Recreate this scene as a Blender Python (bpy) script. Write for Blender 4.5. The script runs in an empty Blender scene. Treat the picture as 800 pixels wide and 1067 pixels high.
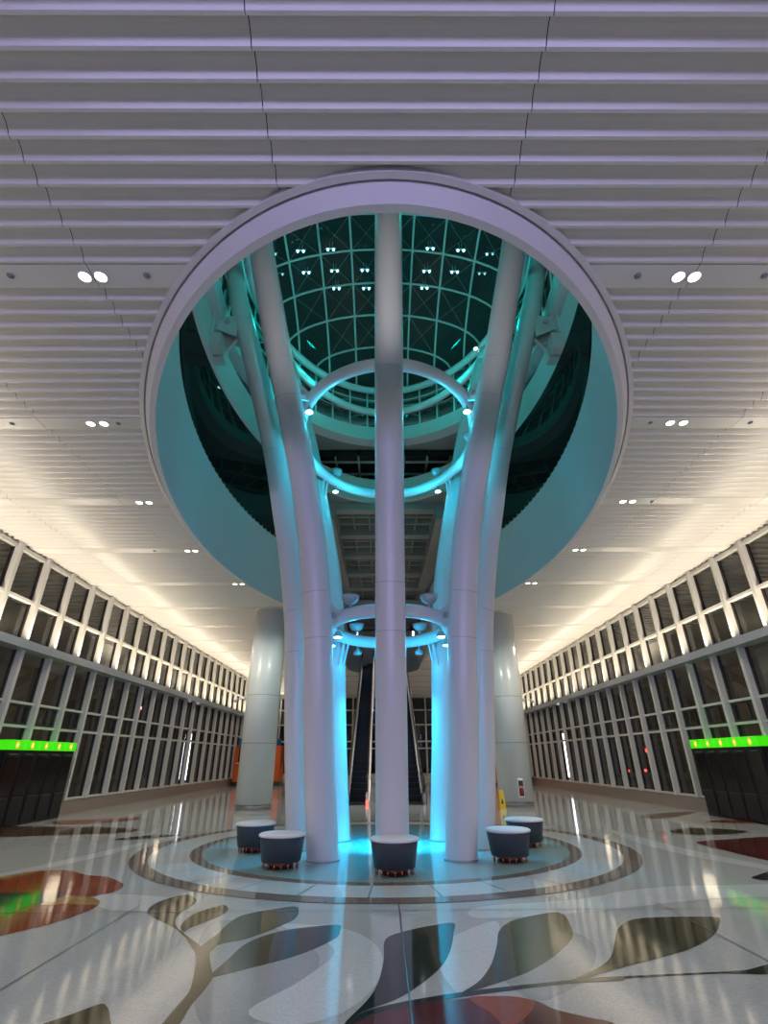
import bpy, math, random
from mathutils import Vector, Matrix
random.seed(7)
C = bpy.context.scene.collection
PI = math.pi
HC = 7.3                      # hall ceiling height
WX = 10.6                     # hall half width
AX, AY = .17, 11.85           # axis of the ring of columns

# ------------------------------------------------------------------ helpers
def lin(r, g, b):
    f = lambda c: c/12.92 if c <= .04045 else ((c+.055)/1.055)**2.4
    return (f(r/255), f(g/255), f(b/255), 1)

def mat(name, col, rough=.5, metal=0., emit=None, es=0., spec=.5, noise=0., nscale=30., bump=0.):
    m = bpy.data.materials.new(name); m.use_nodes = True
    nt = m.node_tree; b = nt.nodes['Principled BSDF']
    b.inputs['Base Color'].default_value = col
    b.inputs['Roughness'].default_value = rough
    b.inputs['Metallic'].default_value = metal
    b.inputs['Specular IOR Level'].default_value = spec
    if emit:
        b.inputs['Emission Color'].default_value = emit
        b.inputs['Emission Strength'].default_value = es
    if noise or bump:
        tc = nt.nodes.new('ShaderNodeTexCoord')
        n = nt.nodes.new('ShaderNodeTexNoise'); n.inputs['Scale'].default_value = nscale; n.inputs['Detail'].default_value = 4
        nt.links.new(tc.outputs['Object'], n.inputs['Vector'])
        if noise:
            mx = nt.nodes.new('ShaderNodeMix'); mx.data_type = 'RGBA'
            k = 1-noise; h = 1+noise
            mx.inputs[6].default_value = (col[0]*k, col[1]*k, col[2]*k, 1)
            mx.inputs[7].default_value = (min(1, col[0]*h), min(1, col[1]*h), min(1, col[2]*h), 1)
            nt.links.new(n.outputs['Fac'], mx.inputs[0]); nt.links.new(mx.outputs[2], b.inputs['Base Color'])
        if bump:
            bp = nt.nodes.new('ShaderNodeBump'); bp.inputs['Strength'].default_value = bump; bp.inputs['Distance'].default_value = .01
            nt.links.new(n.outputs['Fac'], bp.inputs['Height']); nt.links.new(bp.outputs['Normal'], b.inputs['Normal'])
    return m

def glass_mat(name, tint, gloss, ior=1.5, rough=.01):
    """thin architectural pane: tinted transparency under a Fresnel reflection"""
    m = bpy.data.materials.new(name); m.use_nodes = True
    nt = m.node_tree; nt.nodes.remove(nt.nodes['Principled BSDF'])
    out = nt.nodes['Material Output']
    t = nt.nodes.new('ShaderNodeBsdfTransparent'); t.inputs[0].default_value = tint
    g = nt.nodes.new('ShaderNodeBsdfGlossy'); g.inputs['Color'].default_value = gloss; g.inputs['Roughness'].default_value = rough
    fr = nt.nodes.new('ShaderNodeFresnel'); fr.inputs['IOR'].default_value = ior
    mx = nt.nodes.new('ShaderNodeMixShader')
    nt.links.new(fr.outputs[0], mx.inputs[0]); nt.links.new(t.outputs[0], mx.inputs[1]); nt.links.new(g.outputs[0], mx.inputs[2])
    nt.links.new(mx.outputs[0], out.inputs[0])
    return m

def hazed(m, col, fac):
    """adds a little diffuse body standing in for reflected light and haze on a pane"""
    nt = m.node_tree; out = nt.nodes['Material Output']; src = out.inputs[0].links[0].from_socket
    d = nt.nodes.new('ShaderNodeBsdfDiffuse'); d.inputs[0].default_value = col
    mx = nt.nodes.new('ShaderNodeMixShader'); mx.inputs[0].default_value = fac
    nt.links.new(src, mx.inputs[1]); nt.links.new(d.outputs[0], mx.inputs[2]); nt.links.new(mx.outputs[0], out.inputs[0])

class MB:
    """collects shapes, then links them as ONE mesh object"""
    def __init__(s): s.v, s.f, s.m, s.sm = [], [], [], []
    def add(s, vs, fs, mi=0, smooth=False):
        o = len(s.v); s.v += [tuple(p) for p in vs]
        for f in fs: s.f.append(tuple(i+o for i in f)); s.m.append(mi); s.sm.append(smooth)
        return s
    def box(s, x0, x1, y0, y1, z0, z1, mi=0, M=None, bev=0.):
        if bev:
            b = bev
            vs, fs = [], []
            # chamfered box: eight corners, three verts each
            idx = {}
            for i, x in enumerate((x0, x1)):
                for j, y in enumerate((y0, y1)):
                    for k, z in enumerate((z0, z1)):
                        sx, sy, sz = (1, -1)[i], (1, -1)[j], (1, -1)[k]
                        idx[i, j, k] = len(vs)
                        vs += [(x, y+sy*b, z+sz*b), (x+sx*b, y, z+sz*b), (x+sx*b, y+sy*b, z)]
            g = lambda i, j, k, a: idx[i, j, k]+a
            for i in (0, 1): fs.append([g(i, 0, 0, 0), g(i, 1, 0, 0), g(i, 1, 1, 0), g(i, 0, 1, 0)][::(-1 if i == 0 else 1)])
            for j in (0, 1): fs.append([g(0, j, 0, 1), g(0, j, 1, 1), g(1, j, 1, 1), g(1, j, 0, 1)][::(-1 if j == 0 else 1)])
            for k in (0, 1): fs.append([g(0, 0, k, 2), g(1, 0, k, 2), g(1, 1, k, 2), g(0, 1, k, 2)][::(-1 if k == 0 else 1)])
            for j in (0, 1):
                for k in (0, 1): fs.append([g(0, j, k, 1), g(1, j, k, 1), g(1, j, k, 2), g(0, j, k, 2)])
            for i in (0, 1):
                for k in (0, 1): fs.append([g(i, 0, k, 0), g(i, 1, k, 0), g(i, 1, k, 2), g(i, 0, k, 2)])
            for i in (0, 1):
                for j in (0, 1): fs.append([g(i, j, 0, 0), g(i, j, 1, 0), g(i, j, 1, 1), g(i, j, 0, 1)])
            for i in (0, 1):
                for j in (0, 1):
                    for k in (0, 1): fs.append([g(i, j, k, 0), g(i, j, k, 1), g(i, j, k, 2)])
        else:
            vs = [(x, y, z) for x in (x0, x1) for y in (y0, y1) for z in (z0, z1)]
            fs = [(0, 1, 3, 2), (4, 6, 7, 5), (0, 4, 5, 1), (2, 3, 7, 6), (0, 2, 6, 4), (1, 5, 7, 3)]
        if M is not None: vs = [M @ Vector(p) for p in vs]
        return s.add(vs, fs, mi)
    def lathe(s, prof, n=32, cx=0, cy=0, mi=0, smooth=True, M=None):
        vs, fs = [], []
        for r, z in prof:
            for k in range(n):
                a = 2*PI*k/n; vs.append((cx+r*math.cos(a), cy+r*math.sin(a), z))
        for i in range(len(prof)-1):
            for k in range(n):
                k2 = (k+1) % n; fs.append((i*n+k, i*n+k2, (i+1)*n+k2, (i+1)*n+k))
        fs.append(tuple(range(n))[::-1]); fs.append(tuple((len(prof)-1)*n+k for k in range(n)))
        if M is not None: vs = [M @ Vector(p) for p in vs]
        o = len(s.f); s.add(vs, fs, mi, smooth); s.sm[-1] = s.sm[-2] = False
        return s
    def tube(s, path, rad, n=16, closed=False, mi=0, cap=True):
        P = [Vector(p) for p in path]; L = len(P)
        R = rad if isinstance(rad, (list, tuple)) else [rad]*L
        vs, fs = [], []; ref = None
        for i in range(L):
            if closed: t = P[(i+1) % L]-P[i-1]
            else: t = P[min(i+1, L-1)]-P[max(i-1, 0)]
            t.normalize()
            if ref is None:
                ref = Vector((0, 0, 1)) if abs(t.z) < .8 else Vector((0, 1, 0))
            u = (ref-t*ref.dot(t)).normalized(); w = t.cross(u); ref = u
            for k in range(n):
                a = 2*PI*k/n; vs.append(P[i]+(u*math.cos(a)+w*math.sin(a))*R[i])
        for i in range(L if closed else L-1):
            j = (i+1) % L
            for k in range(n):
                k2 = (k+1) % n; fs.append((i*n+k, i*n+k2, j*n+k2, j*n+k))
        s.add(vs, fs, mi, True)
        if cap and not closed:
            s.add([vs[k] for k in range(n)], [tuple(range(n))[::-1]], mi)
            s.add([vs[(L-1)*n+k] for k in range(n)], [tuple(range(n))], mi)
        return s
    def build(s, name, mats, parent=None, loc=None, rotz=0.):
        me = bpy.data.meshes.new(name); me.from_pydata(s.v, [], s.f)
        for m in (mats if isinstance(mats, (list, tuple)) else [mats]): me.materials.append(m)
        me.polygons.foreach_set('material_index', s.m); me.polygons.foreach_set('use_smooth', s.sm)
        me.update()
        o = bpy.data.objects.new(name, me); C.objects.link(o)
        if parent is not None: o.parent = parent
        if loc: o.location = loc
        o.rotation_euler.z = rotz
        return o

def struct(o, label=None):
    o['kind'] = 'structure'
    if label: o['label'] = label
    return o
def tag(o, label, cat, group=None):
    o['label'] = label; o['category'] = cat; o['kind'] = 'thing'
    if group: o['group'] = group
    return o
def thing(name, label, cat, loc=(0, 0, 0), rotz=0., group=None):
    o = bpy.data.objects.new(name, None); C.objects.link(o); o.location = loc; o.rotation_euler.z = rotz
    o.empty_display_size = .2
    return tag(o, label, cat, group)
def kids(o): return list(o.children)
def copy_tree(o, parent=None):
    c = o.copy(); C.objects.link(c)
    if parent is not None: c.parent = parent
    for ch in kids(o): copy_tree(ch, c)
    return c
def dup(o, label, loc, rotz=None):
    c = copy_tree(o); c['label'] = label; c.location = loc
    if rotz is not None: c.rotation_euler.z = rotz
    return c

def catmull(P, n=5, closed=True):
    out = []; L = len(P)
    for i in range(L if closed else L-1):
        g = (lambda k: P[k % L]) if closed else (lambda k: P[max(0, min(L-1, k))])
        p0, p1, p2, p3 = g(i-1), g(i), g(i+1), g(i+2)
        for k in range(n):
            t = k/n
            out.append(tuple(.5*((2*p1[d])+(-p0[d]+p2[d])*t+(2*p0[d]-5*p1[d]+4*p2[d]-p3[d])*t*t+(-p0[d]+3*p1[d]-3*p2[d]+p3[d])*t**3) for d in range(len(p1))))
    if not closed: out.append(tuple(P[-1]))
    return out

# ------------------------------------------------------------------ materials
M = {}
M['white'] = mat('white_painted_steel', lin(214, 212, 216), .28, noise=.02, nscale=3)
M['hallcol'] = mat('pale_grey_column_paint', lin(212, 217, 212), .25, noise=.02, nscale=3)
M['ceil'] = mat('white_ceiling_panel', lin(208, 205, 200), .27, noise=.02, nscale=6)
M['rim'] = mat('white_rim_panel', lin(205, 203, 204), .4)
M['dark'] = mat('black_void', (.006, .006, .006, 1), .9)
M['fascia'] = mat('satin_fascia_panel', lin(196, 200, 200), .38, noise=.03, nscale=2)
M['fin'] = mat('window_fin_paint', lin(205, 203, 194), .4, noise=.02, nscale=5)
M['base'] = mat('brushed_bronze_baseboard', lin(150, 136, 124), .45, metal=.1, noise=.06, nscale=12)
M['frame_dark'] = mat('dark_window_frame', lin(52, 50, 48), .4)
M['glass'] = glass_mat('window_glass', (.66, .68, .64, 1), (1, 1, 1, 1), 1.5)
M['shaftglass'] = glass_mat('dark_shaft_glass', (.10, .16, .15, 1), (.05, .065, .065, 1), 1.4)
M['domeglass'] = glass_mat('dome_glass', (.16, .22, .2, 1), (.4, .45, .44, 1), 1.45)
hazed(M['domeglass'], (.5, .55, .52, 1), .07); hazed(M['shaftglass'], (.4, .45, .44, 1), .03)  # diffuse tone stands in for the lit interior reflected in the panes
M['mullion'] = mat('dome_mullion_paint', lin(190, 205, 200), .35)
M['soffit'] = mat('grey_upper_soffit', lin(150, 152, 148), .55, noise=.05, nscale=2)
M['beam'] = mat('upper_beam_paint', lin(165, 165, 158), .5, noise=.05, nscale=2)
M['cyanlamp'] = mat('lit_cyan_white_lens', (.6, .95, 1, 1), .3, emit=(.55, .95, 1, 1), es=9)
M['warmlamp'] = mat('lit_warm_lens', (1, .95, .85, 1), .3, emit=(1, .93, .8, 1), es=7)
M['reflection_pair'] = mat('blue_white_reflection_glow', (.6, .9, 1, 1), .3, emit=(.35, .8, 1, 1), es=5)  # glow of the reflections modelled under the skylight
M['lampbody'] = mat('lamp_housing_paint', lin(170, 176, 180), .35, metal=.2)
M['seatshell'] = mat('charcoal_seat_shell', lin(62, 66, 74), .45, noise=.04, nscale=20)
M['seattop'] = mat('white_seat_top', lin(222, 216, 218), .3)
M['copper'] = mat('copper_leg', lin(214, 140, 104), .2, metal=1.)
M['copperring'] = mat('dark_copper_ring', lin(120, 72, 55), .3, metal=.8)
M['black'] = mat('black_machine_body', lin(22, 21, 21), .35)
M['blackpanel'] = mat('dark_glossy_screen', lin(34, 29, 27), .12)
M['blacklow'] = mat('black_lower_panel', lin(26, 25, 25), .5)
M['green'] = mat('backlit_green_header', lin(60, 220, 10), .4, emit=lin(66, 225, 12), es=.72)
M['iconring'] = mat('backlit_orange_icon', lin(255, 160, 40), .4, emit=lin(255, 150, 40), es=1.0)
M['iconwhite'] = mat('backlit_white_icon', lin(255, 240, 220), .4, emit=lin(255, 236, 205), es=1.1)
M['labelstrip'] = mat('grey_label_strip', lin(120, 120, 125), .5)
M['orange'] = mat('orange_kiosk_panel', lin(222, 96, 20), .4, noise=.03, nscale=4)
M['blue'] = mat('blue_kiosk_header', lin(40, 120, 190), .4)
M['step'] = mat('black_escalator_step', lin(20, 20, 22), .45, metal=.3)
M['steel'] = mat('brushed_steel', lin(165, 162, 160), .3, metal=.7)
M['skirt'] = mat('white_balustrade_panel', lin(226, 212, 210), .35)
M['rubber'] = mat('black_handrail_rubber', lin(15, 15, 15), .4)
M['yellow'] = mat('yellow_plastic', lin(225, 190, 20), .45)
M['red'] = mat('extinguisher_red', lin(170, 25, 25), .4)
M['sign'] = mat('white_sign_panel', lin(235, 230, 225), .5)
M['violet'] = mat('violet_reflection_glow', (.7, .5, 1, 1), .3, emit=(.62, .35, 1, 1), es=14.0)  # glow of the violet reflections modelled behind the shaft glass
M['whitelight'] = mat('lit_white_tube', (1, 1, 1, 1), .3, emit=(.85, .85, 1, 1), es=10.0)
M['redlight'] = mat('lit_red_lens', (1, .1, .05, 1), .3, emit=(1, .06, .04, 1), es=5)
M['pinklight'] = mat('lit_pink_lens', (1, .5, .6, 1), .3, emit=(1, .4, .55, 1), es=4)
M['greensign'] = mat('lit_green_sign', (.1, 1, .3, 1), .3, emit=(.05, 1, .25, 1), es=9)
M['asphalt'] = mat('asphalt', lin(48, 46, 46), .8, noise=.2, nscale=8)
M['outwall'] = mat('grey_outside_wall', lin(120, 112, 104), .8, noise=.12, nscale=2)
M['grout'] = mat('dark_floor_joint', lin(52, 52, 52), .4)

def terrazzo(name, col, speck=.12, rough=.08):
    m = bpy.data.materials.new(name); m.use_nodes = True
    nt = m.node_tree; b = nt.nodes['Principled BSDF']
    tc = nt.nodes.new('ShaderNodeTexCoord')
    v = nt.nodes.new('ShaderNodeTexVoronoi'); v.inputs['Scale'].default_value = 70
    n = nt.nodes.new('ShaderNodeTexNoise'); n.inputs['Scale'].default_value = .9; n.inputs['Detail'].default_value = 5
    nt.links.new(tc.outputs['Object'], v.inputs['Vector']); nt.links.new(tc.outputs['Object'], n.inputs['Vector'])
    sep = nt.nodes.new('ShaderNodeSeparateColor'); nt.links.new(v.outputs['Color'], sep.inputs[0])
    ad = nt.nodes.new('ShaderNodeMath'); ad.operation = 'MULTIPLY_ADD'
    nt.links.new(n.outputs['Fac'], ad.inputs[0]); ad.inputs[1].default_value = .5
    nt.links.new(sep.outputs[0], ad.inputs[2])
    mr = nt.nodes.new('ShaderNodeMapRange'); mr.inputs['From Max'].default_value = 1.4
    mr.inputs['To Min'].default_value = 1-speck; mr.inputs['To Max'].default_value = 1+speck
    nt.links.new(ad.outputs[0], mr.inputs['Value'])
    vm = nt.nodes.new('ShaderNodeVectorMath'); vm.operation = 'SCALE'; vm.inputs[0].default_value = col[:3]
    nt.links.new(mr.outputs[0], vm.inputs['Scale']); nt.links.new(vm.outputs[0], b.inputs['Base Color'])
    b.inputs['Roughness'].default_value = rough; b.inputs['Specular IOR Level'].default_value = .36
    # faint unevenness of a polished floor: makes reflections waver
    n2 = nt.nodes.new('ShaderNodeTexNoise'); n2.inputs['Scale'].default_value = 1.3; n2.inputs['Detail'].default_value = 1
    nt.links.new(tc.outputs['Object'], n2.inputs['Vector'])
    bp = nt.nodes.new('ShaderNodeBump'); bp.inputs['Strength'].default_value = .25; bp.inputs['Distance'].default_value = .01
    nt.links.new(n2.outputs['Fac'], bp.inputs['Height']); nt.links.new(bp.outputs['Normal'], b.inputs['Normal'])
    return m
FM = {
 'base': terrazzo('terrazzo_light_grey', lin(168, 170, 170)),
 'grey': terrazzo('terrazzo_mid_grey', lin(146, 150, 154)),
 'pale': terrazzo('terrazzo_pale', lin(190, 194, 196)),
 'disc': terrazzo('terrazzo_disc', lin(128, 160, 166)),
 'band': terrazzo('terrazzo_taupe_ring', lin(118, 104, 96)),
 'olive': terrazzo('terrazzo_olive', lin(58, 55, 32), .18),
 'leafgreen': terrazzo('terrazzo_leaf_green', lin(44, 54, 28), .18),
 'leafdark': terrazzo('terrazzo_dark_green', lin(30, 36, 26), .18),
 'maroon': terrazzo('terrazzo_maroon', lin(82, 32, 30), .2),
 'rust': terrazzo('terrazzo_rust', lin(132, 60, 34), .2),
 'tan': terrazzo('terrazzo_tan', lin(156, 120, 66), .15),
 'slate': terrazzo('terrazzo_slate', lin(46, 44, 56), .2),
 'brown': terrazzo('terrazzo_brown', lin(80, 60, 46), .2),
 'joint': M['grout'],
}
COVE, DOWN, VIOLET, BAY = 1200, 80, 850, 200
LOWC, LOWD, MIDC, HIGH, WASH, GLOW, UPH = 13, 450, 25, 60, 0, 60, 42
ACC, ESC, COLD, LOWP = 240, 2500, 220, 2500
OUTFILL = 110  # energy of the fill added outside
EXPO = 0.

# ------------------------------------------------------------------ floor with its inlaid pattern
SHAPES = [
 ('grey', 1, [(-1.86, 6.96), (-1.4, 6.89), (-0.92, 6.48), (-0.63, 6.01), (-0.55, 5.64), (-0.58, 5.24), (-0.7, 4.87), (-0.87, 4.57), (-1.06, 4.45), (-1.28, 4.66), (-1.5, 5.25), (-1.78, 6.15)]),
 ('olive', 2, [(-2.78, 7.42), (-2.82, 7.78), (-2.74, 8.04), (-2.57, 8.19), (-2.38, 7.94), (-2.33, 7.7), (-2.35, 7.37), (-2.32, 7.08), (-2.2, 6.78), (-1.94, 6.41), (-1.74, 6.15), (-1.61, 5.99), (-1.56, 5.84), (-1.46, 5.56), (-1.39, 5.37), (-1.38, 5.14), (-1.39, 4.84), (-1.37, 4.57), (-1.39, 4.45), (-1.48, 4.46), (-1.49, 4.57), (-1.49, 4.84), (-1.49, 5.09), (-1.55, 5.37), (-1.68, 5.84), (-1.81, 6.11), (-1.98, 6.41), (-2.2, 6.72), (-2.38, 6.91), (-2.62, 7.16)]),
 ('olive', 2, [(-2.06, 6.6), (-2.04, 6.72), (-1.93, 6.99), (-1.84, 7.24), (-1.84, 7.46), (-1.94, 7.65), (-2.06, 7.53), (-2.18, 7.27), (-2.19, 6.96), (-2.15, 6.75)]),
 ('leafgreen', 2, [(-1.73, 6.11), (-1.61, 5.99), (-1.57, 6.19), (-1.36, 6.35), (-1.14, 6.68), (-0.98, 7.05), (-0.99, 7.41), (-1.06, 7.57), (-1.22, 7.5), (-1.52, 7.29), (-1.64, 7.12), (-1.68, 6.79), (-1.69, 6.5)]),
 ('leafdark', 2, [(-1.42, 5.4), (-1.32, 5.42), (-1.16, 5.55), (-0.86, 5.79), (-0.64, 6.05), (-0.46, 6.38), (-0.44, 6.62), (-0.46, 6.8), (-0.66, 6.77), (-1.01, 6.63), (-1.23, 6.4), (-1.34, 6.14), (-1.38, 5.8)]),
 ('leafdark', 2, [(-0.25, 4.57), (-0.14, 4.73), (0.15, 4.99), (0.46, 5.48), (0.62, 5.94), (0.73, 6.51), (0.77, 6.85), (0.51, 6.75), (0.21, 6.55), (0.03, 6.31), (0.01, 5.76), (-0.03, 5.29), (-0.1, 4.96), (-0.22, 4.66)]),
 ('leafgreen', 2, [(0.59, 5.02), (0.78, 5.27), (0.95, 5.65), (1.1, 6.15), (1.21, 6.57), (1.41, 6.9), (1.72, 7.12), (2.02, 7.24), (2.06, 7.04), (1.96, 6.55), (1.84, 6.25), (1.52, 5.78), (1.19, 5.42), (0.82, 5.16)]),
 ('grey', 1, [(1.08, 6.04), (1.26, 6.44), (1.66, 6.62), (1.98, 6.49), (2.0, 6.02), (1.69, 5.37), (1.31, 4.97), (1.12, 4.91), (1.0, 5.15), (0.98, 5.56)]),
 ('pale', 1, [(0.51, 5.95), (0.71, 6.39), (1.24, 6.91), (1.12, 6.15), (0.94, 5.6), (0.78, 5.27), (0.59, 5.02), (0.51, 5.31), (0.48, 5.61)]),
 ('pale', 1, [(-1.1, 6.82), (-0.51, 6.73), (-0.18, 6.41), (-0.02, 5.96), (-0.0, 5.49), (-0.11, 5.03), (-0.29, 4.71), (-0.53, 4.56), (-0.74, 4.56), (-0.95, 4.78), (-0.64, 5.34), (-0.46, 6.07)]),
 ('leafdark', 2, [(-0.27, 4.53), (-0.05, 4.79), (0.6, 5.05), (1.39, 5.24), (1.78, 5.3), (1.94, 5.31), (1.92, 5.25), (1.76, 5.24), (1.37, 5.17), (0.58, 4.96), (-0.04, 4.71), (-0.22, 4.49)]),
 ('leafdark', 2, [(1.56, 5.29), (1.97, 5.34), (2.39, 5.38), (2.81, 5.42), (3.03, 5.45), (3.13, 5.49), (3.32, 5.58), (3.48, 5.63), (3.33, 5.42), (3.16, 5.36), (2.97, 5.37), (2.78, 5.38), (2.36, 5.34), (1.95, 5.29), (1.54, 5.22)]),
 ('olive', 2, [(1.53, 5.27), (1.86, 5.55), (2.06, 5.81), (2.24, 6.17), (2.42, 6.54), (2.6, 6.79), (2.81, 6.96), (3.11, 7.02), (3.46, 7.03), (3.73, 7.01), (3.72, 6.93), (3.62, 6.77), (3.38, 6.44), (3.13, 6.19), (2.78, 5.92), (2.33, 5.68), (1.98, 5.5), (1.7, 5.34)]),
 ('maroon', 2, [(-0.32, 4.44), (-0.22, 4.54), (-0.04, 4.7), (0.29, 4.86), (0.64, 4.94), (0.87, 4.97), (1.11, 4.9), (1.23, 4.74), (1.41, 4.62), (1.56, 4.49), (1.38, 4.05), (-0.29, 4.07)]),
 ('rust', 3, [(0.64, 4.94), (0.87, 4.97), (1.04, 4.94), (1.11, 4.84), (0.99, 4.63), (0.82, 4.47), (0.76, 4.68)]),
 ('rust', 2, [(-5.95, 8.66), (-5.79, 9.29), (-5.63, 9.63), (-5.48, 9.86), (-5.11, 9.88), (-4.59, 9.51), (-4.19, 9.34), (-3.83, 8.98), (-3.69, 8.76), (-3.62, 8.45), (-3.73, 8.22), (-3.93, 8.09), (-4.3, 8.23), (-4.69, 8.33), (-5.09, 8.25), (-5.34, 7.99)]),
 ('rust', 2, [(-4.03, 6.22), (-3.89, 6.5), (-3.76, 6.69), (-3.62, 6.9), (-3.52, 7.22), (-3.48, 7.51), (-3.53, 7.78), (-3.68, 7.99), (-3.88, 8.09), (-4.13, 8.14), (-4.26, 7.8), (-4.42, 7.72), (-4.37, 7.21), (-4.52, 6.89)]),
 ('tan', 3, [(-4.27, 8.01), (-4.16, 8.18), (-3.89, 8.1), (-3.67, 7.99), (-3.54, 7.81), (-3.55, 7.69), (-3.9, 7.73), (-4.2, 7.7)]),
 ('tan', 3, [(-5.89, 9.07), (-5.83, 9.35), (-5.69, 9.72), (-5.49, 9.86), (-5.56, 9.52), (-5.71, 9.17), (-5.79, 8.92)]),
 ('slate', 3, [(-5.34, 7.99), (-5.13, 8.32), (-4.69, 8.33), (-4.26, 8.32), (-4.21, 8.01), (-4.33, 7.74), (-4.35, 7.17), (-4.57, 6.95)]),
 ('olive', 2, [(-2.3, 4.55), (-2.2, 4.7), (-2.09, 4.86), (-2.05, 4.89), (-2.01, 4.86), (-1.95, 4.78), (-1.88, 4.65), (-1.82, 4.5), (-2.07, 4.46)]),
 ('olive', 2, [(6.97, 14.3), (7.75, 14.87), (8.44, 14.7), (8.78, 14.31), (8.64, 14.01), (8.07, 13.73), (7.35, 13.64), (6.97, 13.86)]),
 ('maroon', 2, [(6.65, 12.55), (7.58, 12.93), (8.65, 13.27), (9.12, 13.17), (6.86, 10.11), (6.66, 10.4), (6.59, 10.93), (6.57, 11.33), (6.51, 11.85)]),
 ('rust', 2, [(9.03, 16.33), (9.97, 16.66), (10.96, 16.61), (11.45, 16.34), (10.92, 15.61), (10.44, 15.86), (9.49, 15.9)]),
 ('brown', 2, [(7.81, 17.63), (8.92, 18.69), (10.41, 19.26), (9.2, 17.91), (8.15, 17.13)]),
 ('slate', 2, [(5.45, 9.01), (5.74, 9.26), (6.1, 9.49), (6.02, 9.17), (5.58, 8.85)]),
 ('pale', 1, [(2.44, 7.82), (3.23, 8.25), (4.01, 8.51), (4.84, 8.56), (5.74, 8.59), (5.29, 7.97), (4.41, 7.87), (3.57, 7.65), (2.87, 7.41), (2.23, 7.21), (1.09, 7.0), (1.17, 7.5)]),
 ('pale', 1, [(5.62, 14.58), (5.75, 14.04), (5.87, 12.58), (5.98, 11.4), (6.35, 9.95), (6.42, 9.52), (6.19, 9.2), (6.11, 9.6), (5.62, 10.76), (5.44, 11.71), (5.38, 12.95)]),
 ('pale', 1, [(-6.21, 9.37), (-6.04, 9.65), (-5.79, 10.49), (-5.54, 11.46), (-5.36, 12.46), (-5.08, 12.98), (-5.1, 11.9), (-5.27, 10.94), (-5.55, 10.1), (-5.92, 9.47), (-6.04, 9.13)]),
 ('pale', 1, [(-3.75, 8.22), (-3.0, 8.14), (-2.51, 7.82), (-2.46, 7.36), (-2.93, 7.41), (-3.4, 7.56)]),
 ('brown', 2, [(-10.79, 16.05), (-9.35, 15.93), (-7.51, 15.75), (-6.42, 15.29), (-6.22, 14.99), (-6.54, 14.5), (-7.98, 14.17), (-8.92, 13.88), (-9.32, 13.98)]),
 ('slate', 2, [(-6.02, 13.53), (-5.77, 13.84), (-5.42, 14.07), (-4.85, 14.21), (-5.22, 13.58), (-5.86, 13.3)]),
 ('rust', 2, [(-9.6, 17.26), (-8.68, 17.67), (-7.7, 18.2), (-7.39, 17.61), (-8.02, 16.75), (-9.0, 16.39)]),
]
fk = list(FM); fb = MB()
def quad_floor(x0, x1, y0, y1, z, k): fb.add([(x0, y0, z), (x1, y0, z), (x1, y1, z), (x0, y1, z)], [(0, 1, 2, 3)], fk.index(k))
quad_floor(-WX, WX, -8, 54, 0, 'base')
for si, (k, lvl, P) in enumerate(SHAPES):
    P = catmull(P, 5)
    area = sum(P[i-1][0]*P[i][1]-P[i][0]*P[i-1][1] for i in range(len(P)))
    if area < 0: P = P[::-1]
    fb.add([(x, y, .0012*lvl+.00003*si) for x, y in P], [tuple(range(len(P)))], fk.index(k))
def annulus(r0, r1, z, k, n=96, a0=0., a1=2*PI, c=(.07, 12.31)):
    vs = []
    for i in range(n+1):
        a = a0+(a1-a0)*i/n
        vs += [(c[0]+r0*math.cos(a), c[1]+.957*r0*math.sin(a), z), (c[0]+r1*math.cos(a), c[1]+.957*r1*math.sin(a), z)]
    fb.add(vs, [(2*i, 2*i+1, 2*i+3, 2*i+2) for i in range(n)], fk.index(k))
annulus(.01, 3.65, .005, 'disc'); annulus(3.62, 3.84, .0055, 'band')
annulus(3.84, 4.6, .005, 'pale'); annulus(4.55, 4.86, .0055, 'band')
for k in range(30):
    a = 2*PI*k/30+.05; annulus(3.84, 4.55, .006, 'joint', 1, a-.003, a+.003)
for x in (-9.31, -6.14, -2.97, .2, 3.37, 6.54, 9.71):
    for y0, y1 in ((-8, 7.64), (17., 54)) if abs(x) < 4 else ((-8, 54),): quad_floor(x-.006, x+.006, y0, y1, .0064, 'joint')
for y in (4.2, 7.35, 17.4, 20.6, 27., 33.4): quad_floor(-WX, WX, y-.006, y+.006, .0064, 'joint')
struct(fb.build('floor', [FM[k] for k in fk]), 'polished grey terrazzo floor with leaf and petal inlays and two rings')

# ------------------------------------------------------------------ the opening through the ceiling
EC, EA, EB = 13.0, 5.17, 9.47
def half_width(y):
    if y <= EC-EB or y >= 37.4: return 0.
    if y <= 19: return EA*math.sqrt(max(0, 1-((y-EC)/EB)**2))
    if y <= 25:
        t = (y-19)/6; w0 = EA*math.sqrt(1-(6/EB)**2); m0 = -(EA/EB)**2*6/w0*6
        return (2*t**3-3*t*t+1)*w0+(t**3-2*t*t+t)*m0+(-2*t**3+3*t*t)*2.4
    if y <= 35: return 2.4
    return 2.4*math.sqrt(max(0, 1-((y-35)/2.4)**2))
def outline(off=0., n=64):
    ys = []
    a1 = math.asin((19-EC)/EB)
    for i in range(n+1):
        a = -PI/2+(a1+PI/2)*i/n; ys.append(EC+EB*math.sin(a))
    ys += [19+.5*i for i in range(1, 33)]
    ys += [35+2.4*math.sin(PI/2*i/12) for i in range(1, 13)]
    R = [(half_width(y), y) for y in ys]
    P = R+[(-x, y) for x, y in R[-2:0:-1]]
    out = []
    L = len(P)
    for i in range(L):
        tx, ty = P[(i+1) % L][0]-P[i-1][0], P[(i+1) % L][1]-P[i-1][1]
        d = math.hypot(tx, ty) or 1
        out.append((P[i][0]+.1+ty/d*off, P[i][1]-tx/d*off))
    return out
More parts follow.
